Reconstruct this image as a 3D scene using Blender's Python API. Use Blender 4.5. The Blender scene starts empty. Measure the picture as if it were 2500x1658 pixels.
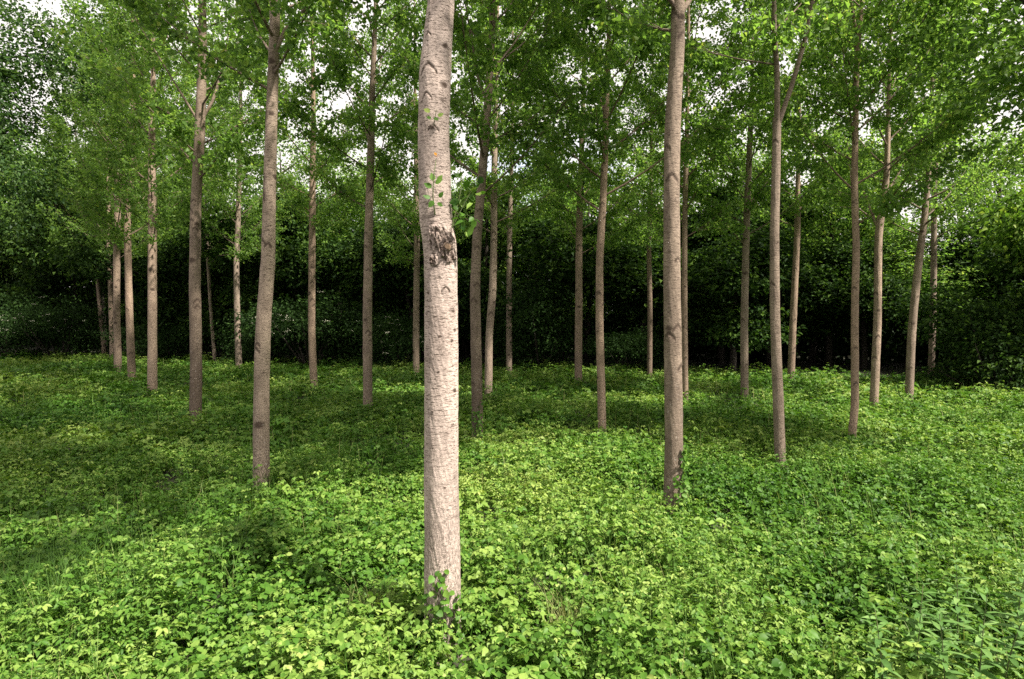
import bpy, math, random
import numpy as np
from mathutils import Vector

# ------------------------------------------------------------------ camera, light, exposure
random.seed(7)
RNG = np.random.default_rng(7)
sc = bpy.context.scene
COL = sc.collection
LENS, CAMZ = 22.0, 2.5
F = LENS / 36.0 * 2500.0                      # focal length in photograph pixels
PITCH = math.atan(73.0 / F)
cd = bpy.data.cameras.new("camera")
cam = bpy.data.objects.new("camera", cd)
COL.objects.link(cam)
cam.location = (0, 0, CAMZ)
cam.rotation_euler = (math.pi / 2 - PITCH, 0, 0)
cd.lens, cd.sensor_width, cd.clip_start, cd.clip_end = LENS, 36.0, 0.05, 2000.0
sc.camera = cam

SUN_EL, SUN_AZ = math.radians(55), math.radians(122)      # azimuth from +Y towards +X: behind the camera, to the right
sdir = Vector((math.sin(SUN_AZ) * math.cos(SUN_EL), math.cos(SUN_AZ) * math.cos(SUN_EL), math.sin(SUN_EL)))
ld = bpy.data.lights.new("sun", "SUN")
ld.energy, ld.angle, ld.color = 5.0, math.radians(3), (1.0, 0.93, 0.82)
sun = bpy.data.objects.new("sun", ld)
COL.objects.link(sun)
sun.rotation_euler = sdir.to_track_quat('Z', 'Y').to_euler()
sun.location = (20, -20, 30)

world = bpy.data.worlds.new("World")
sc.world = world
world.use_nodes = True
wn, wl = world.node_tree.nodes, world.node_tree.links
bg = wn["Background"]
sky = wn.new("ShaderNodeTexSky")
sky.sky_type = 'NISHITA'
sky.sun_disc = False
sky.sun_elevation, sky.sun_rotation = SUN_EL, SUN_AZ
tc = wn.new("ShaderNodeTexCoord")
ns = wn.new("ShaderNodeTexNoise")
ns.inputs["Scale"].default_value, ns.inputs["Detail"].default_value = 2.2, 6
rp = wn.new("ShaderNodeMapRange")
rp.inputs[1].default_value, rp.inputs[2].default_value = 0.22, 0.42
mx = wn.new("ShaderNodeMix")
mx.data_type = 'RGBA'
mx.inputs["B"].default_value = (3.7, 3.48, 3.35, 1)         # thin bright cloud
wl.new(tc.outputs["Generated"], ns.inputs["Vector"])
wl.new(ns.outputs["Fac"], rp.inputs["Value"])
wl.new(rp.outputs["Result"], mx.inputs["Factor"])
wl.new(sky.outputs["Color"], mx.inputs["A"])
wl.new(mx.outputs["Result"], bg.inputs["Color"])
bg.inputs["Strength"].default_value = 0.13

sc.view_settings.view_transform = 'Standard'
sc.view_settings.look = 'None'
sc.view_settings.exposure = 1.45
sc.view_settings.gamma = 1.0
sc.cycles.use_denoising = False
sc.cycles.sample_clamp_indirect = 4.0
sc.cycles.sample_clamp_direct = 8.0
sc.cycles.max_bounces = 6
sc.cycles.diffuse_bounces = 4
sc.cycles.transmission_bounces = 4
sc.cycles.glossy_bounces = 2
sc.cycles.caustics_reflective = sc.cycles.caustics_refractive = False

# ------------------------------------------------------------------ helpers
def at(px, py, Y):
    """photograph pixel -> point on the vertical plane Y metres in front of the camera"""
    u, v = (px - 1250.0) / F, -(py - 829.0) / F
    cp, sp = math.cos(PITCH), math.sin(PITCH)
    dx, dy, dz = u, cp + v * sp, -sp + v * cp
    k = Y / dy
    return np.array((dx * k, Y, CAMZ + dz * k))

def depth_of(py, z=0.25):
    v = -(py - 829.0) / F
    cp, sp = math.cos(PITCH), math.sin(PITCH)
    return (z - CAMZ) / (-sp + v * cp) * (cp + v * sp)

def _hash(ix, iy, seed):
    h = (ix.astype(np.int64) * 374761393 + iy.astype(np.int64) * 668265263 + seed * 2147483647) & 0xFFFFFFFF
    h = ((h ^ (h >> 13)) * 1274126177) & 0xFFFFFFFF
    return ((h ^ (h >> 16)) & 0xFFFFFF) / float(0xFFFFFF)

def noise2(x, y, seed=0):
    x, y = np.asarray(x, float), np.asarray(y, float)
    ix, iy = np.floor(x), np.floor(y)
    fx, fy = x - ix, y - iy
    fx, fy = fx * fx * (3 - 2 * fx), fy * fy * (3 - 2 * fy)
    a, b = _hash(ix, iy, seed), _hash(ix + 1, iy, seed)
    c, d = _hash(ix, iy + 1, seed), _hash(ix + 1, iy + 1, seed)
    return (a * (1 - fx) + b * fx) * (1 - fy) + (c * (1 - fx) + d * fx) * fy

def fbm(x, y, seed=0, octv=4):
    s, a, t = 0, 0.5, 0
    for i in range(octv):
        s = s + a * noise2(x * 2 ** i, y * 2 ** i, seed + i * 17)
        t += a
        a *= 0.5
    return s / t

def unit(v):
    return v / np.maximum(np.linalg.norm(v, axis=-1, keepdims=True), 1e-9)

class MB:
    """collects triangles and quads with one float per vertex, then builds ONE mesh"""
    def __init__(s):
        s.v, s.t, s.q, s.a, s.n = [], [], [], [], 0
    def add(s, v, tris=None, quads=None, tint=0.5):
        v = np.asarray(v, np.float32).reshape(-1, 3)
        if tris is not None and len(tris): s.t.append(np.asarray(tris, np.int64).reshape(-1, 3) + s.n)
        if quads is not None and len(quads): s.q.append(np.asarray(quads, np.int64).reshape(-1, 4) + s.n)
        s.v.append(v)
        s.a.append(np.broadcast_to(np.asarray(tint, np.float32), (len(v),)))
        s.n += len(v)
    def mesh(s, name, mat, smooth=True):
        me = bpy.data.meshes.new(name)
        v = np.concatenate(s.v)
        t = np.concatenate(s.t) if s.t else np.zeros((0, 3), np.int64)
        q = np.concatenate(s.q) if s.q else np.zeros((0, 4), np.int64)
        loops = np.concatenate([t.ravel(), q.ravel()]).astype(np.int32)
        starts = np.concatenate([np.arange(len(t)) * 3, len(t) * 3 + np.arange(len(q)) * 4]).astype(np.int32)
        me.vertices.add(len(v)); me.vertices.foreach_set("co", v.ravel())
        me.loops.add(len(loops)); me.loops.foreach_set("vertex_index", loops)
        me.polygons.add(len(starts)); me.polygons.foreach_set("loop_start", starts)
        at_ = me.attributes.new("tint", 'FLOAT', 'POINT')
        at_.data.foreach_set("value", np.concatenate(s.a).astype(np.float32))
        me.update(calc_edges=True)
        me.polygons.foreach_set("use_smooth", np.full(len(starts), smooth, dtype=bool))
        me.materials.append(mat)
        return me

def tube(mb, P, R, sides=8, tint=0.5, cap=True):
    P, R = np.asarray(P, float), np.asarray(R, float)
    T = unit(np.gradient(P, axis=0))
    ref = np.array((0.31, 0.95, 0.05)) if abs(T[0][2]) > 0.6 else np.array((0.05, 0.1, 1.0))
    A = unit(np.cross(T, ref)); B = np.cross(T, A)
    th = np.linspace(0, 2 * math.pi, sides, endpoint=False)
    V = P[:, None] + R[:, None, None] * (np.cos(th)[None, :, None] * A[:, None] + np.sin(th)[None, :, None] * B[:, None])
    n = len(P)
    i, j = np.meshgrid(np.arange(n - 1), np.arange(sides), indexing='ij')
    jn = (j + 1) % sides
    Q = np.stack([i * sides + j, i * sides + jn, (i + 1) * sides + jn, (i + 1) * sides + j], -1).reshape(-1, 4)
    tris = []
    V = V.reshape(-1, 3)
    if cap:
        V = np.concatenate([V, P[-1:]])
        k = (n - 1) * sides
        tris = [(k + a, k + (a + 1) % sides, len(V) - 1) for a in range(sides)]
    mb.add(V, tris, Q, tint)

def leaves(mb, P, D, N, L, W, tint, lod=0, fold=0.18, droop=0.12):
    """vectorised leaves: base point, direction, normal, length, width"""
    P, D = np.asarray(P, float), unit(np.asarray(D, float))
    N = unit(N - (N * D).sum(-1, keepdims=True) * D)
    B = np.cross(N, D)
    n = len(P)
    L = np.broadcast_to(L, (n,))[:, None]; W = np.broadcast_to(W, (n,))[:, None]
    def pt(l, w, h): return P + D * L * l + B * W * w + N * L * h
    if lod == 0:
        V = np.stack([P, pt(.42, .5, fold), pt(1, 0, -droop), pt(.42, -.5, fold)], 1)
        tri = np.array([(0, 3, 2), (0, 2, 1)])
    else:
        V = np.stack([P, pt(.20, .40, fold * .7), pt(.24, 0, 0), pt(.20, -.40, fold * .7),
                      pt(.58, .43, fold * .6 - droop * .3), pt(.6, 0, -droop * .25), pt(.58, -.43, fold * .6 - droop * .3), pt(1, 0, -droop)], 1)
        tri = np.array([(0, 2, 1), (0, 3, 2), (1, 2, 5), (1, 5, 4), (2, 3, 6), (2, 6, 5), (4, 5, 7), (5, 6, 7)])
    k = V.shape[1]
    T = (np.arange(n) * k)[:, None, None] + tri[None]
    mb.add(V.reshape(-1, 3), T.reshape(-1, 3), None, np.repeat(np.broadcast_to(tint, (n,)), k))

def rdir(n, up=0.0, spread=1.0):
    v = RNG.normal(size=(n, 3)) * spread
    v[:, 2] += up
    return unit(v)

def link(name, me, parent=None, loc=(0, 0, 0)):
    o = bpy.data.objects.new(name, me)
    COL.objects.link(o)
    o.location = loc
    if parent: o.parent = parent
    return o

def tag(o, label=None, cat=None, group=None, kind=None):
    for k, v in (("label", label), ("category", cat), ("group", group), ("kind", kind)):
        if v: o[k] = v
    return o

def thing(name, label, cat, loc=(0, 0, 0), group=None):
    o = bpy.data.objects.new(name, None)
    COL.objects.link(o)
    o.location = loc
    o.empty_display_size = 0.2
    return tag(o, label, cat, group)

# ------------------------------------------------------------------ materials
def nodes(name):
    m = bpy.data.materials.new(name)
    m.use_nodes = True
    nt = m.node_tree
    return m, nt.nodes, nt.links, nt.nodes["Principled BSDF"]

def ramp(n, stops):
    r = n.new("ShaderNodeValToRGB")
    el = r.color_ramp.elements
    while len(el) < len(stops): el.new(0.5)
    for e, (p, c) in zip(el, stops):
        e.position, e.color = p, (*c, 1)
    return r

def leaf_mat(name, stops, trans=0.35, tcol=(1.15, 1.25, 0.55), rough=0.5, spec=0.35):
    m, n, l, b = nodes(name)
    a = n.new("ShaderNodeAttribute"); a.attribute_name = "tint"
    r = ramp(n, stops)
    l.new(a.outputs["Fac"], r.inputs["Fac"])
    nz = n.new("ShaderNodeTexNoise"); nz.inputs["Scale"].default_value = 60
    hs = n.new("ShaderNodeHueSaturation")
    mr = n.new("ShaderNodeMapRange"); mr.inputs[3].default_value, mr.inputs[4].default_value = 0.75, 1.25
    tcn = n.new("ShaderNodeTexCoord")
    l.new(tcn.outputs["Object"], nz.inputs["Vector"])
    l.new(nz.outputs["Fac"], mr.inputs["Value"]); l.new(mr.outputs["Result"], hs.inputs["Value"])
    l.new(r.outputs["Color"], hs.inputs["Color"])
    l.new(hs.outputs["Color"], b.inputs["Base Color"])
    b.inputs["Roughness"].default_value = rough
    b.inputs["Specular IOR Level"].default_value = spec
    tr = n.new("ShaderNodeBsdfTranslucent")
    mu = n.new("ShaderNodeMix"); mu.data_type = 'RGBA'; mu.blend_type = 'MULTIPLY'
    mu.inputs["Factor"].default_value = 1.0
    mu.inputs["B"].default_value = (*tcol, 1)
    l.new(hs.outputs["Color"], mu.inputs["A"]); l.new(mu.outputs["Result"], tr.inputs["Color"])
    ms = n.new("ShaderNodeMixShader"); ms.inputs["Fac"].default_value = trans
    l.new(b.outputs[0], ms.inputs[1]); l.new(tr.outputs[0], ms.inputs[2])
    l.new(ms.outputs[0], n["Material Output"].inputs["Surface"])
    return m

M_COVER = leaf_mat("ground leaf", [(0, (.022, .072, .009)), (.45, (.078, .172, .022)), (.8, (.21, .31, .065)), (1, (.29, .36, .095))], 0.32, spec=.2)
M_POP = leaf_mat("poplar leaf", [(0, (.06, .12, .03)), (.5, (.14, .25, .058)), (.9, (.23, .34, .085)), (1, (.29, .35, .09))], 0.64, tcol=(1.3, 1.35, .7), spec=.25)
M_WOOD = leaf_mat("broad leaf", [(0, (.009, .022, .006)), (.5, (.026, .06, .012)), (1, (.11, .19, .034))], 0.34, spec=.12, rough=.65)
M_WOOD2 = leaf_mat("light broad leaf", [(0, (.04, .09, .016)), (.5, (.12, .22, .035)), (1, (.27, .35, .075))], 0.45, spec=.15, rough=.6)
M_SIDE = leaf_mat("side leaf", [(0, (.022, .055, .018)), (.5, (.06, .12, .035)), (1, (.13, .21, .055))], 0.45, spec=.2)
M_MASS = leaf_mat("shade-darkened wood leaf", [(0, (.008, .018, .006)), (1, (.03, .06, .014))], 0.15, spec=.06)  # leaf colour darkened to stand in for shade inside the wood
M_SHRUB = leaf_mat("shrub leaf", [(0, (.010, .024, .006)), (.6, (.02, .046, .010)), (1, (.05, .10, .022))], 0.25, spec=.1, rough=.7)  # darker than real leaves: shade under the wood is put into the colour
M_GRASS = leaf_mat("grass blade", [(0, (.04, .10, .018)), (.6, (.10, .19, .035)), (1, (.33, .33, .14))], 0.3, spec=.12)
M_NETTLE = leaf_mat("weed leaf", [(0, (.045, .11, .03)), (.6, (.11, .21, .055)), (1, (.22, .33, .11))], 0.32, spec=.18)
M_PETAL = leaf_mat("blossom", [(0, (.5, .5, .38)), (1, (.75, .74, .6))], 0.3, (1, 1, .9))
M_DRY = leaf_mat("dry leaf", [(0, (.5, .2, .02)), (1, (.6, .32, .04))], 0.35, (1, .8, .4))

def bark_mat(name, pale, dark, fis, bump=0.4):
    m, n, l, b = nodes(name)
    tcn = n.new("ShaderNodeTexCoord")
    def nz(scale, sc3, det=4, rough=0.6):
        mp = n.new("ShaderNodeMapping"); mp.inputs["Scale"].default_value = sc3
        t = n.new("ShaderNodeTexNoise"); t.inputs["Scale"].default_value = scale
        t.inputs["Detail"].default_value = det; t.inputs["Roughness"].default_value = rough
        l.new(tcn.outputs["Object"], mp.inputs["Vector"]); l.new(mp.outputs["Vector"], t.inputs["Vector"])
        return t.outputs["Fac"]
    def math_(op, a, bb, c=None):
        x = n.new("ShaderNodeMath"); x.operation = op
        for k, s in enumerate((a, bb, c)):
            if s is None: continue
            if isinstance(s, (int, float)): x.inputs[k].default_value = s
            else: l.new(s, x.inputs[k])
        return x.outputs[0]
    def rng(v, a, bb, c=0.0, d=1.0):
        x = n.new("ShaderNodeMapRange"); x.inputs[1].default_value, x.inputs[2].default_value = a, bb
        x.inputs[3].default_value, x.inputs[4].default_value = c, d
        l.new(v, x.inputs["Value"]); return x.outputs[0]
    bands = rng(nz(1, (20, 20, 105), 3, .7), .55, .62)               # thin horizontal cracks
    bands2 = rng(nz(1, (48, 48, 140), 2, .6), .55, .62)
    fissure = rng(nz(1, (85, 85, 34), 4, .7), .47, .60)           # short upright fissures near the foot
    blot = rng(nz(1, (5, 5, 2.2), 4, .6), .42, .66)               # large blotches
    fleck = rng(nz(1, (45, 45, 38), 2, .5), .66, .72)             # pale lichen flecks
    sx = n.new("ShaderNodeSeparateXYZ"); l.new(tcn.outputs["Object"], sx.inputs[0])
    wob = math_('ADD', sx.outputs[2], math_('MULTIPLY', nz(1, (3, 3, 1)), 1.2))
    foot = rng(wob, fis, fis + 1.4, 1.0, 0.0)
    crack = math_('ADD', math_('MULTIPLY', bands, .8), math_('MULTIPLY', bands2, .4))
    bands3 = rng(nz(1, (7, 7, 44), 4, .75), .56, .66, 0, .6)       # broader dark rings
    crack = math_('MAXIMUM', crack, bands3)
    lo = math_('MULTIPLY', fissure, foot)
    hi = math_('MULTIPLY', crack, rng(foot, 0, 1, 1.0, .45))
    a = n.new("ShaderNodeAttribute"); a.attribute_name = "tint"     # branch scars and wounds
    dk = math_('MINIMUM', math_('ADD', math_('MAXIMUM', lo, hi), a.outputs["Fac"]), 1.0)
    mixc = n.new("ShaderNodeMix"); mixc.data_type = 'RGBA'
    mixc.inputs["A"].default_value = (*pale, 1); mixc.inputs["B"].default_value = (*[(p * .55 + q * .45) for p, q in zip(pale, dark)], 1)
    l.new(blot, mixc.inputs["Factor"])
    oi = n.new("ShaderNodeObjectInfo")
    mul = n.new("ShaderNodeMix"); mul.data_type = 'RGBA'; mul.blend_type = 'MULTIPLY'; mul.inputs["Factor"].default_value = 1
    l.new(mixc.outputs["Result"], mul.inputs["A"]); l.new(oi.outputs["Color"], mul.inputs["B"])
    m2 = n.new("ShaderNodeMix"); m2.data_type = 'RGBA'
    l.new(dk, m2.inputs["Factor"]); l.new(mul.outputs["Result"], m2.inputs["A"]); m2.inputs["B"].default_value = (*dark, 1)
    low = math_('MULTIPLY', rng(wob, 1.2, 3.6, 1.0, 0.0), math_('SUBTRACT', 1.0, oi.outputs["Alpha"]))
    m25 = n.new("ShaderNodeMix"); m25.data_type = 'RGBA'           # old dark bark on the lower stem of some trees
    l.new(math_('MULTIPLY', low, rng(blot, 0, 1, .7, 1.0)), m25.inputs["Factor"])
    l.new(m2.outputs["Result"], m25.inputs["A"]); m25.inputs["B"].default_value = (dark[0] * .9, dark[1] * .9, dark[2] * .9, 1)
    m2 = m25
    m3 = n.new("ShaderNodeMix"); m3.data_type = 'RGBA'
    l.new(math_('MULTIPLY', fleck, math_('MINIMUM', math_('ADD', rng(foot, 0, 1, .1, .6), low), .8)), m3.inputs["Factor"])
    l.new(m2.outputs["Result"], m3.inputs["A"]); m3.inputs["B"].default_value = (.5, .46, .42, 1)
    l.new(m3.outputs["Result"], b.inputs["Base Color"])
    b.inputs["Roughness"].default_value = 0.85
    b.inputs["Specular IOR Level"].default_value = 0.2
    bp = n.new("ShaderNodeBump"); bp.inputs["Strength"].default_value = bump; bp.inputs["Distance"].default_value = 0.02
    hgt = math_('SUBTRACT', 1.0, math_('ADD', dk, math_('MULTIPLY', nz(1, (60, 60, 60), 4), .6)))
    l.new(hgt, bp.inputs["Height"]); l.new(bp.outputs["Normal"], b.inputs["Normal"])
    return m

M_BARK = bark_mat("poplar bark", (.38, .30, .23), (.065, .045, .034), 0.9)
M_BARKD = bark_mat("wood bark", (.06, .05, .04), (.02, .016, .013), 3.0)

def plain(name, stops, scale, rough=0.9):
    m, n, l, b = nodes(name)
    tcn = n.new("ShaderNodeTexCoord")
    t = n.new("ShaderNodeTexNoise"); t.inputs["Scale"].default_value = scale; t.inputs["Detail"].default_value = 6
    l.new(tcn.outputs["Object"], t.inputs["Vector"])
    r = ramp(n, stops)
    l.new(t.outputs["Fac"], r.inputs["Fac"]); l.new(r.outputs["Color"], b.inputs["Base Color"])
    b.inputs["Roughness"].default_value = rough
    return m
M_SOIL = plain("soil", [(.3, (.012, .012, .006)), (.6, (.03, .032, .014)), (.8, (.05, .04, .022))], 3.5)
M_CUT = plain("cut wood", [(.3, (.28, .17, .1)), (.7, (.5, .35, .24))], 60)
M_STEM = plain("green stem", [(.3, (.06, .09, .03)), (.7, (.12, .13, .05))], 20)

# ------------------------------------------------------------------ the ground
def edge_y(x): return 24.3 - 0.275 * x        # where the open ground meets the wood
g = MB()
xs, ys = np.linspace(-220, 220, 89), np.linspace(-40, 400, 89)
X, Y = np.meshgrid(xs, ys, indexing='ij')
Z = (fbm(X / 6, Y / 6, 3) - .5) * .06
i, j = np.meshgrid(np.arange(88), np.arange(88), indexing='ij')
g.add(np.stack([X, Y, Z], -1), None, np.stack([i * 89 + j, (i + 1) * 89 + j, (i + 1) * 89 + j + 1, i * 89 + j + 1], -1))
tag(link("ground", g.mesh("ground", M_SOIL)), kind='structure')

# ------------------------------------------------------------------ poplars
def resample(pts, n):
    pts = np.asarray(pts, float)
    s = np.concatenate([[0], np.cumsum(np.linalg.norm(np.diff(pts[:, :3], axis=0), axis=1))])
    u = np.linspace(0, s[-1], n)
    k = np.searchsorted(s, u, side='right').clip(1, len(s) - 1)
    # Catmull-Rom through the traced points
    p0, p1 = pts[np.maximum(k - 2, 0)], pts[k - 1]
    p2, p3 = pts[k], pts[np.minimum(k + 1, len(pts) - 1)]
    t = ((u - s[k - 1]) / (s[k] - s[k - 1]))[:, None]
    lin = p1 * (1 - t) + p2 * t
    cr = 0.5 * (2 * p1 + (p2 - p0) * t + (2 * p0 - 5 * p1 + 4 * p2 - p3) * t ** 2 + (3 * p1 - p0 - 3 * p2 + p3) * t ** 3)
    return 0.5 * lin + 0.5 * cr

def trunk_tube(mb, P, R, sides, scars, rough=0.02, seed=0, bulges=(), gaps=None):
    """a trunk skin: noise relief, branch scars (theta, z, half width, kind) sunk in and marked in 'tint'"""
    n = len(P)
    th = np.linspace(0, 2 * math.pi, sides, endpoint=False)
    TH, K = np.meshgrid(th, np.arange(n), indexing='xy')
    Zc = P[K, 2]
    rel = (fbm(np.cos(TH) * 1.5 + 9, Zc * 2.3 + np.sin(TH) * 1.5, seed, 3) - .5) * 2 * rough * 2.0
    rel = rel + (fbm(np.cos(TH) * 7 + 9, Zc * 14 + np.sin(TH) * 7, seed + 5, 3) - .5) * 2 * rough
    if sides > 100:                                      # fine bark plates: upright ridges at the foot, thin rings higher up
        f = np.clip(1.7 - Zc + (fbm(TH * 3, Zc * 3, seed + 9, 2) - .5), 0, 1)
        rel = rel + (fbm(np.cos(TH) * 22 + 60, Zc * 26 + np.sin(TH) * 22, seed + 3, 3) - .5) * .04 * f
        rel = rel - .006 * np.clip((fbm(np.cos(TH) * 9 + 60, Zc * 60 + np.sin(TH) * 9, seed + 4, 2) - .6) * 6, 0, 1) * (1 - .6 * f)
    mask = np.zeros_like(rel)
    r0 = R[K]
    for (ta, zs, hw, kind) in scars:
        d = ((TH - ta + math.pi) % (2 * math.pi) - math.pi) * r0
        dz = Zc - zs
        if kind == 'v':                                  # an eyebrow: arch over a healed branch collar
            arch = -np.abs(d) ** 1.25 / hw ** .25 * 1.0
            m = np.exp(-((dz - arch) / (.16 * hw + .004 if sides > 100 else .32 * hw + .006)) ** 2) * (np.abs(d) < hw * 1.15)
            m = np.maximum(m * (.35 + .9 * fbm(TH * 11, Zc * 45, 12, 3) if sides > 100 else .95), .45 * np.exp(-(d / (.35 * hw)) ** 2 - ((dz + .2 * hw) / (.25 * hw)) ** 2))
            rel += .035 * np.exp(-(d / hw) ** 2 - ((dz + .5 * hw) / hw) ** 2) - .05 * m
        elif kind == 'o':
            m = np.exp(-((d / hw) ** 2 + (dz / (.7 * hw)) ** 2) ** 2)
            rel += .02 * m
        elif kind == 'w':                                # a large torn wound
            wob = fbm(TH * 6, Zc * 30, 91, 4) - .5
            e = (d / hw) ** 2 + (dz / (.95 * hw)) ** 2 + wob * 2.2
            m = np.clip((1.0 - e) * 1.5, 0, .8) * (.1 + 1.2 * (fbm(TH * 14, Zc * 45 + TH * 9, 33, 3)))
            rel += np.clip(1.3 - e, 0, 1) * (.07 + .5 * (fbm(TH * 9, Zc * 34 + TH * 6, 77, 4) - .5))
        mask = np.maximum(mask, m)
    RR = r0 * (1 + rel)
    V = np.stack([P[K, 0] + RR * np.sin(TH), P[K, 1] - RR * np.cos(TH), Zc], -1)      # theta 0 faces the camera
    i, j = np.meshgrid(np.arange(n - 1), np.arange(sides), indexing='ij')
    jn = (j + 1) % sides
    Q = np.stack([i * sides + j, i * sides + jn, (i + 1) * sides + jn, (i + 1) * sides + j], -1).reshape(-1, 4)
    mb.add(V.reshape(-1, 3), None, Q, np.clip(mask, 0, 1).ravel())

# five crowns: limbs (start height, azimuth, length, rise) and the leaves that hang on them
def make_limbs(seed, z0, z1, n, lmax):
    r = random.Random(seed)
    out = []
    for k in range(n):
        t = (k + r.random() * .8) / n
        z = z0 + (z1 - z0) * t
        az = k * 2.399 + r.uniform(-.4, .4)
        ln = lmax * (1 - .62 * t) * r.uniform(.7, 1.15)
        out.append((z, az, ln, r.uniform(.7, 1.25) * (.6 + .4 * min(1, t * 4))))
    return out

def limb_path(z, az, ln, rise, n=7):
    s = np.linspace(0, 1, n)
    h = ln * (s - .12 * s ** 2)
    return np.stack([np.cos(az) * h, np.sin(az) * h, z + ln * rise * (s * .8 + .3 * s ** 2)], -1)

CROWNS = []
for v in range(6):
    z0 = 4.2 + .2 * v if v < 4 else 5.6
    limbs = make_limbs(40 + v, z0, 14.6, 38, 2.75)
    mb = MB()
    twigs, C = [], []
    r_ = random.Random(70 + v)
    for li, L in enumerate(limbs):
        p = limb_path(*L, n=24)
        for k in range(int(5 + 5.2 * L[2])):
            i0 = r_.randint(3, 23)
            az = L[1] + r_.uniform(-1.3, 1.3)
            ln = r_.uniform(.3, .85) * (1.15 - .4 * i0 / 24)
            d = np.array((math.cos(az), math.sin(az), r_.uniform(-.1, .8)))
            q = np.stack([p[i0], p[i0] + d * ln * .5, p[i0] + d * ln + (0, 0, -.12 * ln)])
            twigs.append((li, i0, q - p[i0]))
            f = RNG.random(int(54 * ln + 16)) ** .75
            C.append(p[i0] + d * (ln * f)[:, None] + RNG.normal(size=(len(f), 3)) * (.085, .085, .07) + (0, 0, -.05))
    top = np.array([0, 0, 14.8]) + RNG.normal(size=(300, 3)) * (.4, .4, .8)
    q = np.concatenate(C + [top])
    q = q[np.hypot(q[:, 0], q[:, 1]) > .22]
    D = rdir(len(q), -.55)
    N = rdir(len(q), .35)
    S = RNG.uniform(.058, .108, len(q)); print('crown', len(q))
    tint = np.clip(RNG.normal(.5, .2, len(q)) + .35 * (fbm(q[:, 0] * 1.3 + 30, q[:, 2] * 1.3 + q[:, 1], 9 + v, 2) - .5), 0, 1)
    leaves(mb, q, D, N, S, S * .85, tint)
    CROWNS.append((limbs, twigs, mb.mesh("poplar_crown", M_POP, False)))

GROUP_POP = "poplar trees of the plantation"
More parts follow.
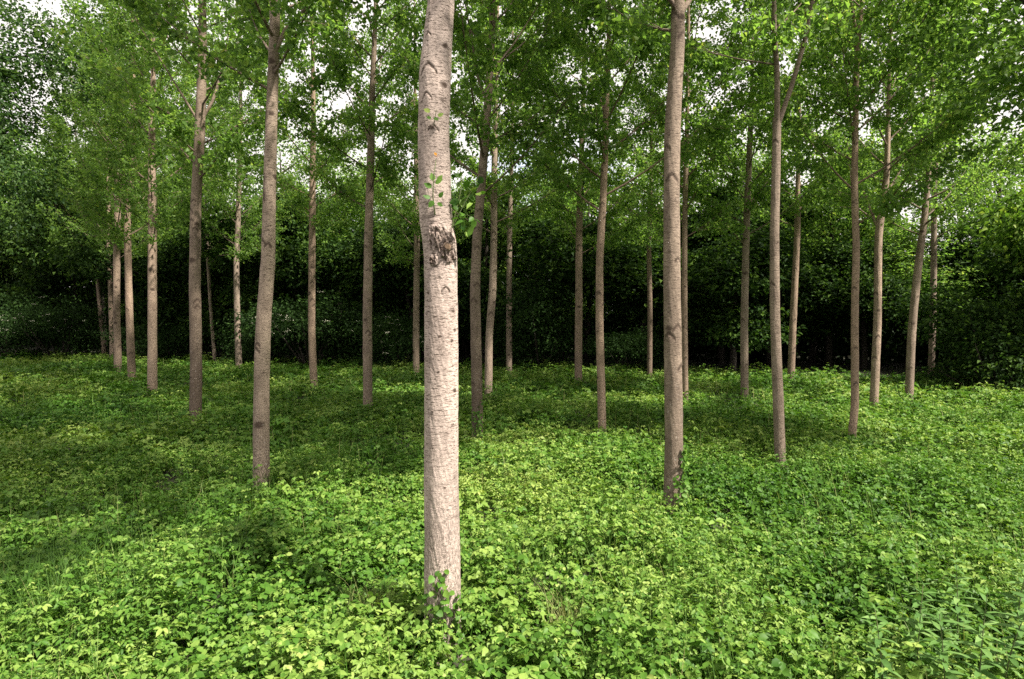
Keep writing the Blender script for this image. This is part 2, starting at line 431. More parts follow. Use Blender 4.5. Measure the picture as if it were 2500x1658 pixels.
# (path in photograph pixels, trunk widths, bark tint, crown scale, label, forks)
POPLARS = [
 ([(254,867),(245,765),(237,670),(231,606),(217,568),(198,485)], [10,9,8,8,6,5], .62,
  "thin crooked grey poplar bending left at the dark wood edge, first trunk from the left", []),
 ([(274,872),(271,765),(267,638),(263,574),(265,480)], [11,10,9,9,8], .8,
  "slim pale poplar trunk close behind a thicker one, second trunk from the left", []),
 ([(288,896),(285,765),(285,638),(287,510),(292,415),(296,330)], [17,15,15,14,13,10], .72,
  "grey poplar overlapping the slim pale trunk on its left, third trunk from the left", []),
 ([(322,918),(316,765),(312,606),(311,542),(319,446),(325,319),(326,220)], [18,16,15,15,13,12,9], .8,
  "pale poplar with a slight bend halfway up, fourth trunk from the left", []),
 ([(372,952),(372,765),(372,574),(371,383),(370,287),(373,242),(374,120)], [22,20,19,16,14,13,8], .85,
  "very straight pale poplar with a dark mossy foot, fifth trunk from the left", []),
 ([(477,1026),(479,893),(476,702),(478,510),(488,319),(494,128),(494,0)], [29,27,26,24,23,19,17], .55,
  "poplar with dark brown lower bark flecked white and two V-shaped limbs high up", [
   ([(488,300),(512,245),(525,180),(530,110)], [8,7,6,4]), ([(486,300),(462,255),(440,215),(405,150)], [6,5,4,3])]),
 ([(524,880),(513,733),(506,606),(502,478),(498,380)], [8,7,7,6,5], .85,
  "thinnest poplar of all, leaning left like a pole beside the dark brown flecked one", []),
 ([(583,893),(579,765),(577,638),(581,542),(585,383),(588,280)], [15,14,13,12,11,8], .7,
  "small grey poplar at the wood edge just left of the big curved one", []),
 ([(638,1174),(638,995),(643,797),(654,638),(658,478),(664,255),(671,64),(670,-20)], [39,38,35,33,30,26,24,23], .82,
  "large pinkish poplar curving gently right as it rises, in the left half near the front", [
   ([(672,130),(700,80),(735,50),(775,5),(800,-40)], [11,10,9,8,6])]),
 ([(766,936),(761,797),(762,606),(763,446),(765,287),(764,180)], [18,17,16,15,12,9], .75,
  "slim grey poplar standing behind and right of the big curved one, by the flowering shrub", []),
 ([(898,990),(897,765),(900,574),(905,383),(908,255),(913,128),(918,0)], [23,22,20,18,15,12,10], .78,
  "straight mid-sized poplar with dark knots, the nearest left of the big front trunk", []),
 ([(1016,906),(1016,765),(1018,606),(1017,510),(1016,383),(1014,306)], [16,15,14,12,11,8], .8,
  "slim poplar half hidden just behind the left side of the big front trunk", []),
 ([(1166,1060),(1162,829),(1160,702),(1165,574),(1176,446),(1186,319),(1195,191),(1202,64),(1203,0)], [28,26,24,22,21,20,18,16,15], .55,
  "brown poplar with white-flecked foot, nearest right of the big front trunk", [
   ([(1188,250),(1165,180),(1150,90),(1135,0)], [6,6,5,4]), ([(1190,190),(1225,140),(1260,90),(1300,20)], [6,5,4,3])]),
 ([(1193,955),(1194,829),(1203,702),(1206,574),(1206,446),(1209,319),(1213,160),(1215,60)], [20,18,18,16,15,12,9,8], .85,
  "kinked pale poplar with an ochre stain, directly behind the brown flecked one", []),
 ([(1243,904),(1243,765),(1244,574),(1246,510),(1250,380)], [15,14,12,11,8], .7,
  "slim straight grey poplar at the wood edge right of the kinked one", []),
 ([(1412,929),(1413,765),(1414,574),(1417,446),(1422,319),(1424,220)], [19,18,16,15,12,9], .75,
  "slim poplar with a side twig, just left of the slender tall one", []),
 ([(1470,1042),(1464,797),(1464,638),(1471,510),(1477,383),(1479,287),(1482,179),(1486,96),(1488,0)], [21,19,18,17,16,15,13,10,9], .8,
  "slender tall poplar whose top shines pale among the leaves, left of the thick brown trunk", []),
 ([(1586,914),(1587,765),(1584,574),(1588,485),(1590,400)], [13,12,11,10,8], .55,
  "small dim poplar in front of the black wood, left of the brown near trunk", []),
 ([(1642,1235),(1645,1057),(1643,846),(1640,634),(1640,423),(1642,317),(1648,211),(1655,106),(1655,-10)], [46,44,42,40,38,38,35,33,31], .6,
  "thick brown poplar with ivy at its foot, second nearest trunk, forking at the very top", [
   ([(1652,40),(1640,10),(1610,-20),(1580,-60)], [12,12,10,8]), ([(1656,40),(1680,5),(1705,-40),(1730,-80)], [14,13,11,9])]),
 ([(1673,972),(1671,740),(1672,529),(1676,370),(1678,260)], [15,14,12,11,9], .7,
  "slim poplar peeping out right behind the thick brown trunk", []),
 ([(1818,955),(1817,797),(1821,606),(1825,478),(1832,319),(1835,242),(1836,120)], [19,18,16,15,12,9,7], .7,
  "slim grey poplar left of the forked one, leaning slightly right", []),
 ([(1905,1123),(1899,957),(1892,765),(1891,574),(1894,446),(1897,287)], [26,25,23,21,20,19], .62,
  "poplar that forks into a wide Y of two strong limbs", [
   ([(1897,310),(1886,191),(1870,96),(1864,30),(1862,-60),(1858,-160)], [14,12,11,10,9,7]),
   ([(1897,310),(1922,223),(1945,115),(1959,0),(1966,-90),(1970,-180)], [13,11,10,9,8,6])]),
 ([(1931,922),(1937,765),(1945,606),(1948,510),(1948,446),(1950,350)], [17,16,14,13,11,8], .65,
  "slim dim poplar just right behind the Y-forked one", []),
 ([(2080,1062),(2087,982),(2087,765),(2090,606),(2086,446),(2089,287),(2092,159),(2096,102),(2103,20)], [19,18,17,16,15,13,12,11,9], .85,
  "slender pale poplar with small fork near the top edge, left of the split-leader one", [
   ([(2096,110),(2080,60),(2068,19),(2060,-40)], [8,7,6,5])]),
 ([(2133,990),(2142,797),(2144,606),(2147,555),(2163,446),(2168,319),(2170,223)], [20,18,17,17,14,11,8], .82,
  "poplar split low into a right leader and a thin bare left limb", [
   ([(2147,565),(2136,525),(2116,440),(2106,390)], [8,7,5,4])]),
 ([(2219,972),(2227,797),(2243,638),(2256,542),(2265,446),(2270,350)], [19,18,17,15,12,9], .7,
  "poplar leaning clearly to the right, second trunk from the right", []),
 ([(2273,918),(2278,765),(2280,606),(2281,478),(2288,319),(2291,223)], [15,14,13,12,10,8], .68,
  "slim poplar against the bright gap of sky, last trunk on the right", []),
]
MAIN = ([(1080,1540),(1080,1512),(1080,1375),(1077,1163),(1078,952),(1077,740),(1076,634),(1073,592),(1065,540),(1062,480),(1061,423),(1059,317),(1062,180),(1070,80),(1077,0),(1086,-90)],
        [98,92,88,85,82,81,81,82,80,78,77,75,76,68,63,59], .98,
        "thickest pale pinkish poplar in front, with a torn branch wound and leafy shoots", [])

def px_tree(path, widths, tint, label, forks, idx, main=False):
    Y = depth_of(1512 if main else path[0][1])
    pts = [np.append(at(x, y, Y), w * Y / F / 2) for (x, y), w in zip(path, widths)]
    base = pts[0].copy()
    if not main:
        pts[0][2] = .25
        foot = pts[0].copy(); foot[2] = -.1; foot[3] *= 1.18
        pts = [foot] + pts
    else:
        foot = pts[0].copy(); foot[2] = -.1; foot[3] *= 1.25
        pts = [foot] + pts
    # carry the stem on to its real top above the picture
    last, prev = pts[-1], pts[-3]
    H = 15.2
    sl = (last[:2] - prev[:2]) / max(last[2] - prev[2], .1) * .4
    if len(forks) < 2 or not label.startswith("poplar that forks"):
        z, r = last[2], last[3]
        for f in (.25, .5, .75, 1.0):
            zz = z + (H - z) * f
            pts.append(np.array((last[0] + sl[0] * (zz - z) * .5, Y, zz, max(r * (1 - f) ** .8, .012))))
    pts = np.array(pts)
    root = thing("poplar_tree", label, "tree", (base[0], Y, 0), GROUP_POP)
    off = np.array((base[0], Y, 0))
    near = Y < 10
    q = resample(pts, 9000)
    zc = 5.4 if main else 7.5
    lo, hi = q[q[:, 2] < zc], q[q[:, 2] >= zc]
    a, c = (1100, 60) if main else ((560, 60) if near else (380, 40))
    P = lo[np.linspace(0, len(lo) - 1, a).astype(int)]
    if len(hi): P = np.vstack([P, hi[np.linspace(0, len(hi) - 1, c).astype(int)]])
    r = random.Random(900 + idx)
    scars = []
    if main:
        def S(px, py, hw, kind):
            p = at(px, py, Y)
            k = int(np.argmin(np.abs(P[:, 2] - p[2])))
            scars.append((math.asin(max(-.97, min(.97, (p[0] - P[k, 0]) / P[k, 3]))), p[2], hw, kind))
        S(1050, 92, .022, 'v'); S(1090, 124, .026, 'o'); S(1050, 168, .058, 'v'); S(1088, 218, .030, 'o'); S(1046, 238, .034, 'v')
        S(1062, 316, .036, 'v'); S(1059, 322, .022, 'o'); S(1083, 590, .11, 'w'); S(1100, 628, .06, 'w'); S(1064, 640, .035, 'w'); S(1092, 703, .03, 'v'); S(1050, 716, .014, 'o')
        S(1108, 760, .018, 'o'); S(1112, 805, .016, 'o'); S(1112, 950, .02, 'o'); S(1078, 820, .012, 'o'); S(1075, 905, .01, 'o'); S(1106, 830, .014, 'o')
        S(1090, 1180, .01, 'o'); S(1060, 1000, .01, 'o')
    else:
        for k in range(16 if near else 12):
            scars.append((r.uniform(-1.4, 1.4), r.uniform(.7, 7.5), max(.026, P[0, 3] * r.uniform(.3, .55)), r.choice('vvo')))
    mb = MB()
    trunk_tube(mb, P[:, :3] - off, P[:, 3], 220 if main else (64 if near else 36), [(a, z, h, k) for a, z, h, k in scars], .018 if main else .028, idx * 7)
    limbs, twigs, crown = CROWNS[idx % 4 if Y > 10 else 4 + idx % 2]
    rot, sc_ = r.uniform(0, 6.28), r.uniform(.92, 1.08)
    lastr = P[-1, 3]
    cz, sz_ = math.cos(rot), math.sin(rot)
    RM = np.array(((cz, -sz_, 0), (sz_, cz, 0), (0, 0, 1)))
    FQ = []                                               # the strong forked limbs
    for fp, fw in forks:
        fpts = np.array([np.append(at(x, y, Y), ww * Y / F / 2) for (x, y), ww in zip(fp, fw)])
        sw = r.choice((-.45, .45))                        # they leave the plane of the trunk, towards or away from the viewer
        for q_ in range(1, len(fpts)): fpts[q_, 1] += sw * (fpts[q_, 2] - fpts[0, 2]) * .5
        e = fpts[-1] + (fpts[-1] - fpts[-2]) * 1.5; e[3] = .006
        FQ.append(resample(np.vstack([fpts, e]), 60))
    LP = []
    for (z, az, ln, rise) in limbs:
        z2 = z * sc_
        k = min(int(np.searchsorted(P[:, 2], z2)), len(P) - 1)
        q = limb_path(z2, az + rot, ln * sc_, rise, 24)
        at_p, at_r = P[k, :3], P[k, 3]
        if z2 > P[-1, 2] + .05 and len(FQ) == 2:
            fq = FQ[len(LP) % len(FQ)]
            m_ = min(int(np.searchsorted(fq[:, 2], z2)), len(fq) - 2)
            at_p, at_r = fq[m_, :3], fq[m_, 3]
            q[:, 2] += min(0, at_p[2] - z2)
        q[:, :2] += (at_p[:2] - off[:2])
        LP.append(q)
        rr = min(at_r * .36, .007 + .0065 * ln)
        tube(mb, q[::4], np.linspace(rr, .003, 6), 6, .45)
    for (li, i0, dq) in twigs:
        tube(mb, LP[li][i0] + (dq @ RM.T) * sc_, (.0045, .003, .0018), 4, .4)
    tr = link("trunk", mb.mesh("poplar_trunk", M_BARK), root)
    w = .9 + .2 * tint
    g_ = r.uniform(-.05, .05)
    old = .25 if 'flecked' in label and tint < .6 else (.65 if tint < .61 else r.uniform(.78, 1))
    tint = .25 + .8 * tint
    tr.color = (tint * (1.03 + g_), tint * .98, tint * (.96 - g_), old) if not main else (1.32, 1.36, 1.56, 1)
    for q in FQ:
        m2 = MB()
        tube(m2, q[:, :3] - off, q[:, 3], 14, .1)
        lo = link("limb", m2.mesh("poplar_limb", M_BARK), root)
        lo.color = tr.color
    cr = link("crown", crown, root)
    cr.rotation_euler.z = rot
    cr.scale = (sc_,) * 3
    k = min(int(np.searchsorted(P[:, 2], 9.0)), len(P) - 1)
    cr.location = (P[k, 0] - off[0], 0, 0)
    return root, P, Y, off

main_root, MP, MY, MOFF = px_tree(*MAIN, 0, True)
for n_, tr_ in enumerate(POPLARS):
    px_tree(*tr_, n_ + 1)

# ------------------------------------------------------------------ the wood behind
def broad_crown(seed, h0, h1, rad, nclump, per, lsize, mat, flat=.45):
    mb = MB()
    rg = np.random.default_rng(seed)
    lob = rg.normal(size=(9, 3)) * (rad * .42, rad * .42, (h1 - h0) * .24) + (0, 0, (h0 + h1) / 2)
    k = rg.integers(0, 9, nclump)
    d = unit(rg.normal(size=(nclump, 3)))
    C = lob[k] + d * (rg.random(nclump) ** .45 * rad * .55)[:, None] * (1, 1, .8)
    C[:, 2] = np.clip(C[:, 2], h0 * .8, h1)
    q = np.repeat(C, per, 0)
    out = unit(np.repeat(d, per, 0) + rg.normal(size=q.shape) * .5)
    q = q + rg.normal(size=q.shape) * (.26, .26, .26 * flat)
    D = unit(out * (1, 1, .3) + rg.normal(size=q.shape) * .5 + (0, 0, -.25))
    N = unit(rg.normal(size=q.shape) * .55 + (0, 0, .9) + out * .35)
    S = rg.uniform(.7, 1.3, len(q)) * lsize
    t = np.clip(rg.normal(.45, .2, len(q)) + np.repeat(rg.normal(0, .15, nclump), per), 0, 1)
    leaves(mb, q, D, N, S, S * .62, t, 0)
    return mb.mesh("broad_crown", mat, False), lob

def broad_trunk(seed, lob, h0, rad):
    mb = MB()
    r = random.Random(seed)
    zt = lob[:, 2].max()
    P = np.array([(0, 0, -.1), (.05, 0, h0 * .5), (r.uniform(-.2, .2), r.uniform(-.2, .2), h0), (r.uniform(-.3, .3), 0, (h0 + zt) / 2), (r.uniform(-.3, .3), 0, zt)])
    R = np.array([.16, .13, .11, .07, .02])
    q = resample(np.hstack([P, R[:, None]]), 24)
    tube(mb, q[:, :3], q[:, 3], 10, .2)
    for L in lob:
        a = q[int(np.searchsorted(q[:, 2], min(max(L[2] - 1.2, h0 * .6), zt - .3)).clip(0, 23)), :3]
        m = (a + L) / 2 + np.array((0, 0, .15))
        tube(mb, np.stack([a, m, L]), (.05, .035, .012), 6, .2)
    return mb.mesh("broad_trunk", M_BARKD)

BROAD = []
for v in range(4):
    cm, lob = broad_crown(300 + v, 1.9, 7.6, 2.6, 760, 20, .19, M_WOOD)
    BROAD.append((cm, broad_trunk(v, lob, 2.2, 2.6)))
LIGHT = []
for v in range(2):
    cm, lob = broad_crown(340 + v, 2.6, 9.6, 2.6, 560, 20, .13, M_POP)
    LIGHT.append((cm, broad_trunk(20 + v, lob, 3.0, 2.4)))
def copy_under(me_list, root, rot, s):
    for nm, me in me_list:
        o = link(nm, me, root)
        o.rotation_euler.z = rot
        o.scale = s
rr = random.Random(5)
def wood_tree(x, y, hs, v, label, ws=1.0, light=False):
    cm, tm = LIGHT[v % 2] if light else BROAD[v % 4]
    root = thing("broadleaf_tree", label, "tree", (x, y, 0), "broadleaf trees of the wood behind")
    copy_under((("trunk", tm), ("crown", cm)), root, rr.uniform(0, 6.28), (ws, ws, hs))
    return root
k = 0
for row, (dy, h, sp) in enumerate(((3.4, .92, 3.2), (6.6, 1.08, 3.2))):
    x = -33 + row * 1.6
    while x < 27:
        xx = x + rr.uniform(-.7, .7)
        yy = edge_y(xx) + dy + rr.uniform(-.6, .6)
        hs = h * rr.uniform(.88, 1.12)
        if xx < -21: hs *= 1.35
        if .62 < xx / yy < .73: hs *= .7
        if row == 0 and 11.0 < xx < 16.5: yy += 2.6
        lt = (row == 1 and k % 4 != 0) or (xx < -22 and k % 2 == 0)
        if lt: wood_tree(xx, yy, hs * 1.0, k, "light-leaved tree in the wood at the far left" if xx < -22 else "tall light-leaved tree rising at the back of the wood", rr.uniform(.95, 1.2), True)
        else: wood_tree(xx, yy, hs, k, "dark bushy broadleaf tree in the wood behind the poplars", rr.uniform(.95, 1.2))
        k += 1
        x += sp
for x_, y_, h_ in ((-12.4, 34.5, 1.35), (-15.6, 35.5, 1.3), (-9.4, 34.5, 1.2), (14.2, 29.5, 1.15), (11.2, 30.5, 1.2), (-2.5, 33.5, 1.15)):
    wood_tree(x_, y_, h_, k, "tall light-leaved tree rising at the back of the wood", 1.15, True)
    k += 1
# the wood goes on behind as one mass
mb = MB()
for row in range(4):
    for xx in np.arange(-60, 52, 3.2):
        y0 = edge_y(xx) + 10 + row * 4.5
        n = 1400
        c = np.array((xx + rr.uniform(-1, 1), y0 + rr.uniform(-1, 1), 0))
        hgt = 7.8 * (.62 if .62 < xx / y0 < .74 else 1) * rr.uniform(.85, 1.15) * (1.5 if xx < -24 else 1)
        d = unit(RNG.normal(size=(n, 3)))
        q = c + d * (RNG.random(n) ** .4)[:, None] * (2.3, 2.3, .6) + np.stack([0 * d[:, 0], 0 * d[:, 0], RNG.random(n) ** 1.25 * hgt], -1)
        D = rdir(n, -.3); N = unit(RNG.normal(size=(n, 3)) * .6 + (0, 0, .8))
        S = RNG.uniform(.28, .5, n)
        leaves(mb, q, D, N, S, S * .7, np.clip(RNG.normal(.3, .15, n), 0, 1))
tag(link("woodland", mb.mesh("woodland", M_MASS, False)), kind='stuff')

# shrubs along the edge of the wood
SHRUB = []
for v in range(3):
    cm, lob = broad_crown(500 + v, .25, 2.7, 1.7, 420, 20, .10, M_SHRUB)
    fb = MB()
    me_v = np.empty(len(cm.vertices) * 3, np.float32); cm.vertices.foreach_get("co", me_v); me_v = me_v.reshape(-1, 3)
    cand = me_v[(me_v[:, 1] < 0)]
    pick = cand[RNG.choice(len(cand), 34)]
    q = np.repeat(pick, 14, 0) + RNG.normal(size=(34 * 14, 3)) * (.05, .05, .015) + (0, -.1, .05)
    leaves(fb, q, rdir(len(q), .2), rdir(len(q), 1.5), np.full(len(q), .026), np.full(len(q), .026), RNG.random(len(q)))
    tm = MB()
    for L in lob: tube(tm, np.stack([(L[0] * .1, L[1] * .1, -.1), L * (.6, .6, .5), L]), (.035, .025, .01), 6, .2)
    SHRUB.append((cm, fb.mesh("umbel", M_PETAL, False), tm.mesh("shrub_stem", M_BARKD)))
def shrub(px, py, dy, hs, v, label, flower=False, ws=1.0):
    Y = depth_of(py) + dy
    x = at(px, py, Y)[0]
    root = thing("flowering_shrub" if flower else "shrub", label, "shrub", (x, Y, 0), "shrubs at the foot of the wood")
    cm, fm, tm = SHRUB[v % 3]
    parts = [("stem", tm), ("foliage", cm)] + ([("blossom", fm)] if flower else [])
    copy_under(parts, root, rr.uniform(-.6, .6), (ws, ws, hs))
for a in [
 (20, 872, .8, 1.15, 0, "broad dark shrub at the far left edge of the wood", False, 1.3),
 (150, 872, .9, 1.2, 1, "dark shrub with pale blossom left of the first poplar trunk", True, 1.25),
 (400, 880, 1.6, .8, 2, "low dim shrub behind the straight fifth poplar", False, 1.1),
 (650, 890, 1.6, 1.0, 0, "dark shrub behind the large curved poplar", False, 1.1),
 (760, 892, 1.3, 1.25, 1, "elder-like shrub dotted with cream flower heads behind slim grey poplar", True, 1.4),
 (960, 898, 1.6, 1.0, 2, "leafy shrub in the gap just left of the big front trunk", True, 1.1),
 (1320, 905, 1.8, 1.3, 0, "tall leafy shrub in the gap right of the slim straight grey poplar", False, 1.3),
 (1540, 912, 2.6, .7, 1, "low shrub in the black gap left of the thick brown trunk", False, 1.0),
 (2400, 938, 1.6, 1.2, 2, "tall shrub with cream flower dots right of the last poplar", True, 1.0),
 (2560, 945, 1.0, 1.2, 0, "dark shrub at the far right edge of the wood", False, 1.3)]:
    shrub(*a)

# single trees that stand apart
def lone_tree(px, Y, cm, tm, s, label):
    x = at(px, 800, Y)[0]
    root = thing("broadleaf_tree", label, "tree", (x, Y, 0))
    copy_under((("trunk", tm), ("crown", cm)), root, rr.uniform(0, 6), s)
cm, lob = broad_crown(811, 5.2, 9.8, 2.8, 900, 18, .105, M_POP)
lone_tree(2630, 9.5, cm, broad_trunk(801, lob, 4.8, 2.4), (1, 1, 1.0), "nearer dark leafy tree reaching into the upper right corner")
cm, lob = broad_crown(802, 1.2, 6.0, 2.6, 900, 18, .15, M_WOOD2)
lone_tree(2570, 18.5, cm, broad_trunk(802, lob, 1.4, 2.6), (1.1, 1, 1.15), "bright yellow-green tree at the right edge below the sky gap")
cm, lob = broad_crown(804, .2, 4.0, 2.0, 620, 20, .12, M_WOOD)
x_ = at(2440, 800, 17.8)[0]
t_ = thing("shrub", "big green bush at the right edge under the bright tree", "shrub", (x_, 17.8, 0), "shrubs at the foot of the wood")
copy_under((("stem", SHRUB[0][2]), ("foliage", cm)), t_, 1.0, (1, 1, 1))
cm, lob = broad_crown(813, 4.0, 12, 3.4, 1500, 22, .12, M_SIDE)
lone_tree(-80, 19.0, cm, broad_trunk(803, lob, 4.5, 3.2), (1.1, 1.1, 1.15), "tall dark tree filling the upper left corner")

# ------------------------------------------------------------------ ground cover
def cover_h(x, y):
    h = .10 + .50 * fbm(x / 1.3 + 7, y / 1.3, 21, 3) + .26 * (fbm(x / .5, y / .5, 5, 2) - .5)
    d = np.hypot(x + .52, (y - 4.25) * .8)                 # trodden a little lower in front of the first trunk
    return np.maximum(h * (1 - .25 * np.exp(-(d / .5) ** 2)), .07)

def scatter(y0, y1, dens, side=1.0):
    A = .86 * (y1 ** 2 - y0 ** 2) + 2 * side * (y1 - y0)
    n = int(A * dens)
    y = np.sqrt(RNG.random(n) * (y1 ** 2 - y0 ** 2) + y0 ** 2)
    x = RNG.uniform(-1, 1, n) * (.86 * y + side)
    k = y < edge_y(x) + 1.0 + fbm(x / 1.2, y / 1.2, 8, 2)
    return x[k], y[k]

mb = MB()
for (y0, y1, dens, m_, lod, ls) in ((2.6, 6.5, 215, 10, 1, .044), (6.5, 10, 130, 9, 0, .050), (10, 16, 62, 8, 0, .070), (16, 33, 24, 7, 0, .10)):
    cx, cy = scatter(y0, y1, dens)
    k = fbm(cx / .7 + 3, cy / .7, 44, 3) + RNG.normal(0, .05, len(cx)) > .31
    cx, cy = cx[k], cy[k]
    nc = len(cx)
    vig = RNG.uniform(.45, 1.2, nc)                       # every sprig grows to its own height
    ch = cover_h(cx, cy) * vig + (RNG.random(nc) < .05) * RNG.uniform(.05, .16, nc)
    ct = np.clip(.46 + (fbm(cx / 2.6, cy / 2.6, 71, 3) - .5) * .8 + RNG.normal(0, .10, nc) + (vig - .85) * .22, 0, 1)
    csp = (fbm(cx / 1.6 + 40, cy / 1.6, 61, 3) + RNG.normal(0, .06, nc)) > .48
    csz = ls * RNG.uniform(.65, 1.3, nc) * np.where(RNG.random(nc) < .05, 1.6, 1.0)
    ct = np.clip(ct + np.where(csp, -.07, .06), 0, 1)
    lean = RNG.normal(0, .22, (nc, 2))
    f = np.tile(np.linspace(.22, 1, m_), nc) * RNG.uniform(.9, 1.05, nc * m_)
    R_ = lambda q: np.repeat(q, m_, 0)
    n = nc * m_
    az = RNG.uniform(0, 2 * math.pi, n)
    rad = (.025 + .10 * (1 - f) + RNG.uniform(0, .05, n)) * R_(csz / .066)
    x = R_(cx) + R_(lean)[:, 0] * f * R_(ch) + np.cos(az) * rad
    y = R_(cy) + R_(lean)[:, 1] * f * R_(ch) + np.sin(az) * rad
    z = R_(ch) * f + .015
    sp = R_(csp)
    sz = R_(csz) * RNG.uniform(.7, 1.3, n) * np.where(f > .93, .7, 1)
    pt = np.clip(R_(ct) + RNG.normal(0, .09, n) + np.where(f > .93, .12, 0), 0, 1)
    tiltN = np.stack([np.cos(az) * .38, np.sin(az) * .38, np.ones(n)], -1) + RNG.normal(size=(n, 3)) * .3
    for k_, (da, l) in enumerate(((0, 1.12), (1.2, .9), (-1.2, .9))):
        a = az + da + RNG.normal(0, .25, n)
        D = np.stack([np.cos(a), np.sin(a), RNG.normal(-.22, .25, n)], -1)
        off = np.stack([np.cos(a), np.sin(a), np.zeros(n)], -1) * (sz * .12)[:, None]
        leaves(mb, np.stack([x, y, z], -1) + off, D, tiltN + RNG.normal(size=(n, 3)) * .18, sz * l, sz * l * np.where(sp, .86, .5),
               np.clip(pt + RNG.normal(0, .05, n), 0, 1), lod)
    if y1 <= 10:                                           # stalks under the leaves
        b = np.stack([cx, cy, np.zeros(nc)], -1)
        top = np.stack([lean[:, 0] * ch, lean[:, 1] * ch, ch], -1)
        leaves(mb, b, top, rdir(nc), np.linalg.norm(top, axis=1), np.full(nc, .007), .3, 0, 0, 0)
tag(link("ground_cover", mb.mesh("ground_cover", M_COVER, True)), kind='stuff')

# grass between the leaves
mb = MB()
def blades(x, y, z0, hgt, wid, tint, bend=.5):
    n = len(x)
    az = RNG.uniform(0, 2 * math.pi, n)
    o = np.stack([np.cos(az), np.sin(az), np.zeros(n)], -1)
    s = np.stack([-np.sin(az), np.cos(az), np.zeros(n)], -1)
    b = np.stack([x, y, z0], -1)
    be = RNG.uniform(.2, 1.2, n)[:, None] * bend
    rows = []
    for f, w in ((0, 1), (.4, .9), (.75, .6)):
        c = b + o * hgt[:, None] * be * f ** 2 + np.array((0, 0, 1)) * (hgt * (f - .18 * f ** 3 * 1))[:, None]
        rows += [c - s * (wid * w / 2)[:, None], c + s * (wid * w / 2)[:, None]]
    rows.append(b + o * hgt[:, None] * be + np.array((0, 0, 1)) * (hgt * (1 - .3 * be[:, 0]))[:, None])
    V = np.stack(rows, 1)
    tri = np.array([(0, 1, 3), (0, 3, 2), (2, 3, 5), (2, 5, 4), (4, 5, 6)])
    T = (np.arange(n) * 7)[:, None, None] + tri
    mb.add(V.reshape(-1, 3), T.reshape(-1, 3), None, np.repeat(tint, 7))
for (y0, y1, dens, w) in ((2.6, 6.5, 150, .0045), (6.5, 14, 60, .007), (14, 26, 20, .013)):
    x, y = scatter(y0, y1, dens)
    k = fbm(x / 1.1, y / 1.1, 83, 2) > .46
    x, y = x[k], y[k]
    blades(x, y, np.zeros(len(x)), cover_h(x, y) + RNG.uniform(.02, .28, len(x)), np.full(len(x), w), np.clip(RNG.normal(.5, .2, len(x)), 0, 1))
x, y = scatter(2.8, 9, 2.2)
blades(x, y, np.zeros(len(x)), cover_h(x, y) + RNG.uniform(.1, .35, len(x)), np.full(len(x), .005), np.full(len(x), .95), .3)
# the rank grass at the lower left
c = at(90, 1440, depth_of(1440))
x = RNG.normal(c[0], .3, 800); y = RNG.normal(c[1], .4, 800)
blades(x, y, np.zeros(800), RNG.uniform(.35, .68, 800), np.full(800, .006), np.clip(RNG.normal(.3, .15, 800), 0, 1), .8)
tag(link("grass", mb.mesh("grass", M_GRASS, True)), kind='stuff')

# ------------------------------------------------------------------ single plants
def tuft(px, py, label, n=240, hgt=(.3, .62), t0=.95):
    global mb
    Y = depth_of(py)
    p = at(px, py, Y)
    mb = MB()
    x = RNG.normal(0, .09, n); y = RNG.normal(0, .09, n)
    h = RNG.uniform(*hgt, n)
    blades(x, y, np.zeros(n), h, np.full(n, .004), np.clip(RNG.normal(t0, .08, n), 0, 1), .55)
    o = link("dry_grass_tuft", mb.mesh("dry_grass_tuft", M_GRASS), None, (p[0], Y, 0))
    tag(o, label, "grass tuft")
tuft(905, 1480, "straw-coloured dry grass tuft left of the front trunk's foot", 110, (.3, .6), .85)
tuft(1385, 1500, "small pale dry grass tuft amid leaves right of the front trunk", 110, (.3, .55))

def weed(x, y, hgt, label, n_w=9, ls=.13):
    root = thing("tall_weed", label, "weed", (x, y, 0), "tall weeds at the lower right")
    sm, lm = MB(), MB()
    lean = RNG.normal(0, .07, 2)
    s = np.linspace(0, 1, 10)
    P = np.stack([lean[0] * s ** 2, lean[1] * s ** 2, s * hgt], -1)
    tube(sm, P, np.linspace(.006, .002, 10), 6)
    a0 = RNG.uniform(0, 6)
    Ps, Ds, Ls = [], [], []
    for k in range(n_w):
        f = .3 + .7 * k / (n_w - 1)
        b = np.array((lean[0] * f * f, lean[1] * f * f, hgt * f))
        for q in range(4):
            a = a0 + k * 1.2 + q * math.pi / 2 + RNG.normal(0, .2)
            Ps.append(b); Ds.append((math.cos(a), math.sin(a), .35 - .3 * (1 - f))); Ls.append(ls * (1.1 - .65 * abs(f - .5)) * RNG.uniform(.8, 1.2) * (1 - .45 * (f > .93)))
    Ls = np.array(Ls)
    N = np.tile((0, 0, 1.0), (len(Ps), 1)) + RNG.normal(size=(len(Ps), 3)) * .25
    leaves(lm, np.array(Ps), np.array(Ds), N, Ls, Ls * .28, np.clip(RNG.normal(.55, .15, len(Ps)), 0, 1), 1, .05, .22)
    link("stem", sm.mesh("weed_stem", M_STEM), root)
    link("foliage", lm.mesh("weed_leaf", M_NETTLE), root)
for px, py, hgt, lab in ((2390, 1640, .8, "tallest narrow-leaved weed in the lower right corner"),
                         (2455, 1600, .78, "narrow-leaved weed at the right edge beside the tallest one"),
                         (2310, 1655, .7, "narrow-leaved weed left of the tallest one in the lower right"),
                         (2240, 1580, .7, "shorter narrow-leaved weed standing apart on the left of the weeds"),
                         (2480, 1500, .7, "narrow-leaved weed furthest back at the right edge"),
                         (2160, 1640, .65, "lowest narrow-leaved weed near the bottom edge"),
                         (2340, 1520, .75, "narrow-leaved weed behind the tallest one")):
    Y = depth_of(py, .3)
    p = at(px, py, Y)
    weed(p[0], Y, hgt, lab)

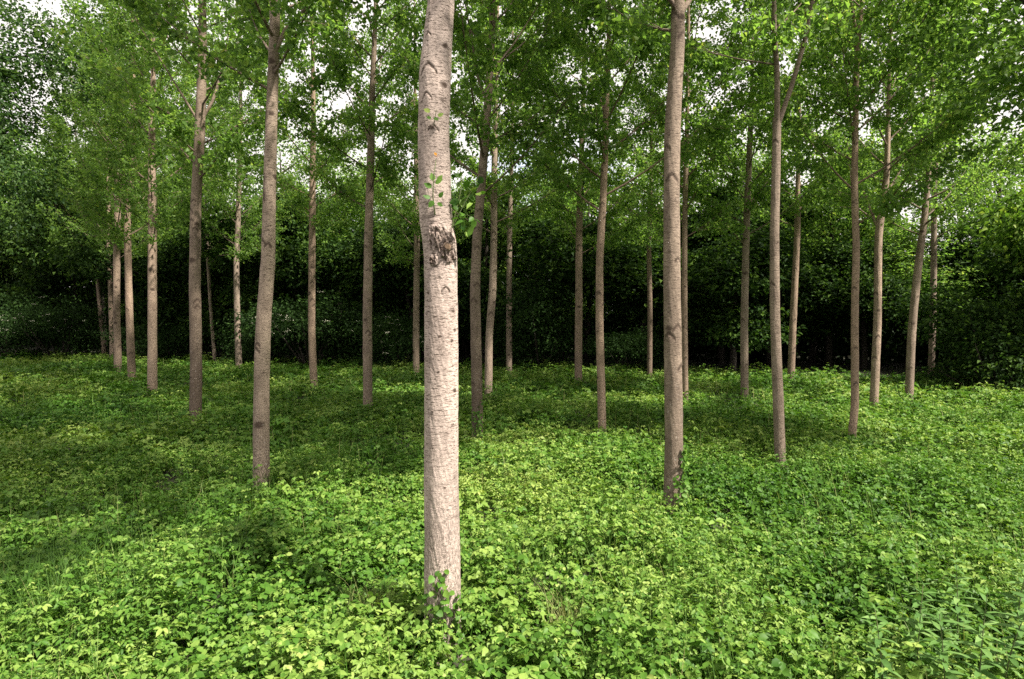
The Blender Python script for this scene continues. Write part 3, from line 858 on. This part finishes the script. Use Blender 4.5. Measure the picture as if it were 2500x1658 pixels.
# ------------------------------------------------------------------ shoots, stub and creepers on the front trunk
def on_trunk(px, py, out=0.0):
    """point on the front trunk's bark under a photograph pixel"""
    p = at(px, py, MY)
    k = int(np.argmin(np.abs(MP[:, 2] - p[2])))
    dx = np.clip((p[0] - MP[k, 0]) / MP[k, 3], -.98, .98)
    return np.array((p[0], MY - MP[k, 3] * math.sqrt(1 - dx * dx) - out, p[2]))
def part_leaf(mb_, px, py, out, size, ang, tint, nrm=(0, -1, .3)):
    p = on_trunk(px, py, out) - MOFF
    D = np.array([(math.cos(ang), RNG.uniform(-.3, .1), math.sin(ang))])
    leaves(mb_, p[None], D, np.array([nrm], float) + RNG.normal(size=(1, 3)) * .25, size, size * .72, tint, 1, .08, .1)
# thin shoot with leaves on the bark above the wound
st, lf = MB(), MB()
q = np.stack([on_trunk(1067, 530, .003), on_trunk(1064, 490, .05), on_trunk(1066, 450, .07), on_trunk(1072, 400, .06)]) - MOFF
tube(st, q, (.006, .0045, .0035, .002), 6)
for a in ((1062,470,.06,.062,2.6,.35),(1070,460,.06,.06,.5,.55),(1058,495,.05,.055,2.7,.3),(1078,492,.05,.05,.9,.3),(1066,500,.05,.06,-2.2,.3),(1074,505,.05,.045,-.5,.4),(1066,455,.07,.06,1.8,.5),(1076,455,.06,.055,1.0,.6)):
    part_leaf(lf, *a)
tw = link("shoot", st.mesh("shoot_stem", M_STEM), main_root)
link("foliage", lf.mesh("shoot_leaf", M_COVER), tw)
dr = MB()
part_leaf(dr, 1069, 399, .06, .036, .5, .0, (0, -.6, .8)); part_leaf(dr, 1073, 394, .06, .03, 2.2, .5, (.5, -.7, .3))
o = link("withered_leaf", dr.mesh("withered_leaf", M_DRY), tw); o["label"] = "withered orange leaf at the tip of the shoot"
# a second small shoot higher up
st, lf = MB(), MB()
q = np.stack([on_trunk(1064, 318, .003), on_trunk(1069, 300, .05), on_trunk(1073, 285, .06)]) - MOFF
tube(st, q, (.003, .0025, .0015), 6)
for a in ((1058,292,.06,.05,2.7,.95),(1075,300,.05,.045,.5,.75),(1066,305,.05,.04,-.4,.35),(1060,306,.05,.035,2.9,.4)):
    part_leaf(lf, *a)
tw = link("shoot", st.mesh("shoot_stem", M_STEM), main_root)
link("foliage", lf.mesh("shoot_leaf", M_COVER), tw)
# leafy shoot growing out to the right of the trunk
st, lf = MB(), MB()
b0 = on_trunk(1104, 560) - MOFF
e0 = at(1165, 440, MY + .1) - MOFF
e1 = at(1150, 530, MY - .15) - MOFF
for e in (e0, e1, at(1128, 420, MY + .2) - MOFF):
    mid = (b0 + e) / 2 + np.array((.03, -.03, .05))
    q = resample(np.stack([np.append(b0, 0), np.append(mid, 0), np.append(e, 0)]), 14)[:, :3]
    tube(st, q, np.linspace(.004, .0015, 14), 6)
    n = 16
    k = RNG.integers(4, 14, n)
    leaves(lf, q[k] + RNG.normal(size=(n, 3)) * .045, rdir(n, -.2), unit(RNG.normal(size=(n, 3)) * .6 + (0, -.5, .6)), RNG.uniform(.045, .085, n), RNG.uniform(.035, .065, n), np.clip(RNG.normal(.42, .2, n), 0, 1), 1)
tw = link("shoot", st.mesh("shoot_stem", M_STEM), main_root)
link("foliage", lf.mesh("shoot_leaf", M_COVER), tw)
# the broken stub in the wound: a ring of bark round pale wood
cb = on_trunk(1093, 607, -.01) - MOFF
dn = unit(np.array((.35, -.9, .05)))
sb = MB()
tube(sb, np.stack([cb - dn * .03, cb + dn * .02, cb + dn * .035, cb + dn * .036]), (.034, .032, .028, .02), 18, .55)
stub = link("branch_stub", sb.mesh("branch_stub", M_BARK), main_root); stub.color = (1, .95, .9, 1)
sb = MB()
tube(sb, np.stack([cb + dn * .02, cb + dn * .0385, cb + dn * .039]), (.021, .02, .012), 16, .3)
link("cut_face", sb.mesh("cut_face", M_CUT), stub)
# leafy creepers at the feet of the trunks
def creeper(px, py, Y, rad, hgt, n, label, side=(-1.2, 1.6)):
    p = at(px, py, Y)
    root = thing("creeper", label, "creeper", (p[0], Y, 0))
    sm, lm = MB(), MB()
    ths = RNG.uniform(*side, 7)
    for th in ths:
        s = np.linspace(0, 1, 14)
        z = s * hgt * RNG.uniform(.5, 1)
        tt = th + np.cumsum(RNG.normal(0, .09, 14))
        q = np.stack([np.sin(tt) * (rad + .012), -np.cos(tt) * (rad + .012), z], -1)
        tube(sm, q, np.linspace(.005, .002, 14), 5)
        k = RNG.integers(0, 14, n // 7)
        o = q[k] * (1.08, 1.08, 1) + RNG.normal(size=(len(k), 3)) * (.025, .025, .03)
        out = unit(q[k] * (1, 1, 0))
        leaves(lm, o, unit(out * .4 + RNG.normal(size=o.shape) * .6 + (0, 0, -.3)), out + RNG.normal(size=o.shape) * .3 + (0, 0, .4), RNG.uniform(.04, .07, len(k)), RNG.uniform(.035, .06, len(k)), np.clip(RNG.normal(.42, .15, len(k)), 0, 1), 1)
    link("stem", sm.mesh("creeper_stem", M_STEM), root)
    link("foliage", lm.mesh("creeper_leaf", M_COVER), root)
creeper(1080, 1512, MY, .135, .75, 170, "leafy bramble climbing the foot of the front trunk", (-.9, 1.6))
creeper(1642, 1235, depth_of(1235), .115, 1.0, 220, "dark ivy climbing the foot of the thick brown poplar", (.1, 1.9))
creeper(1166, 1060, depth_of(1060), .12, .9, 160, "leafy creeper round the foot of the brown white-flecked poplar", (-1.0, 1.7))
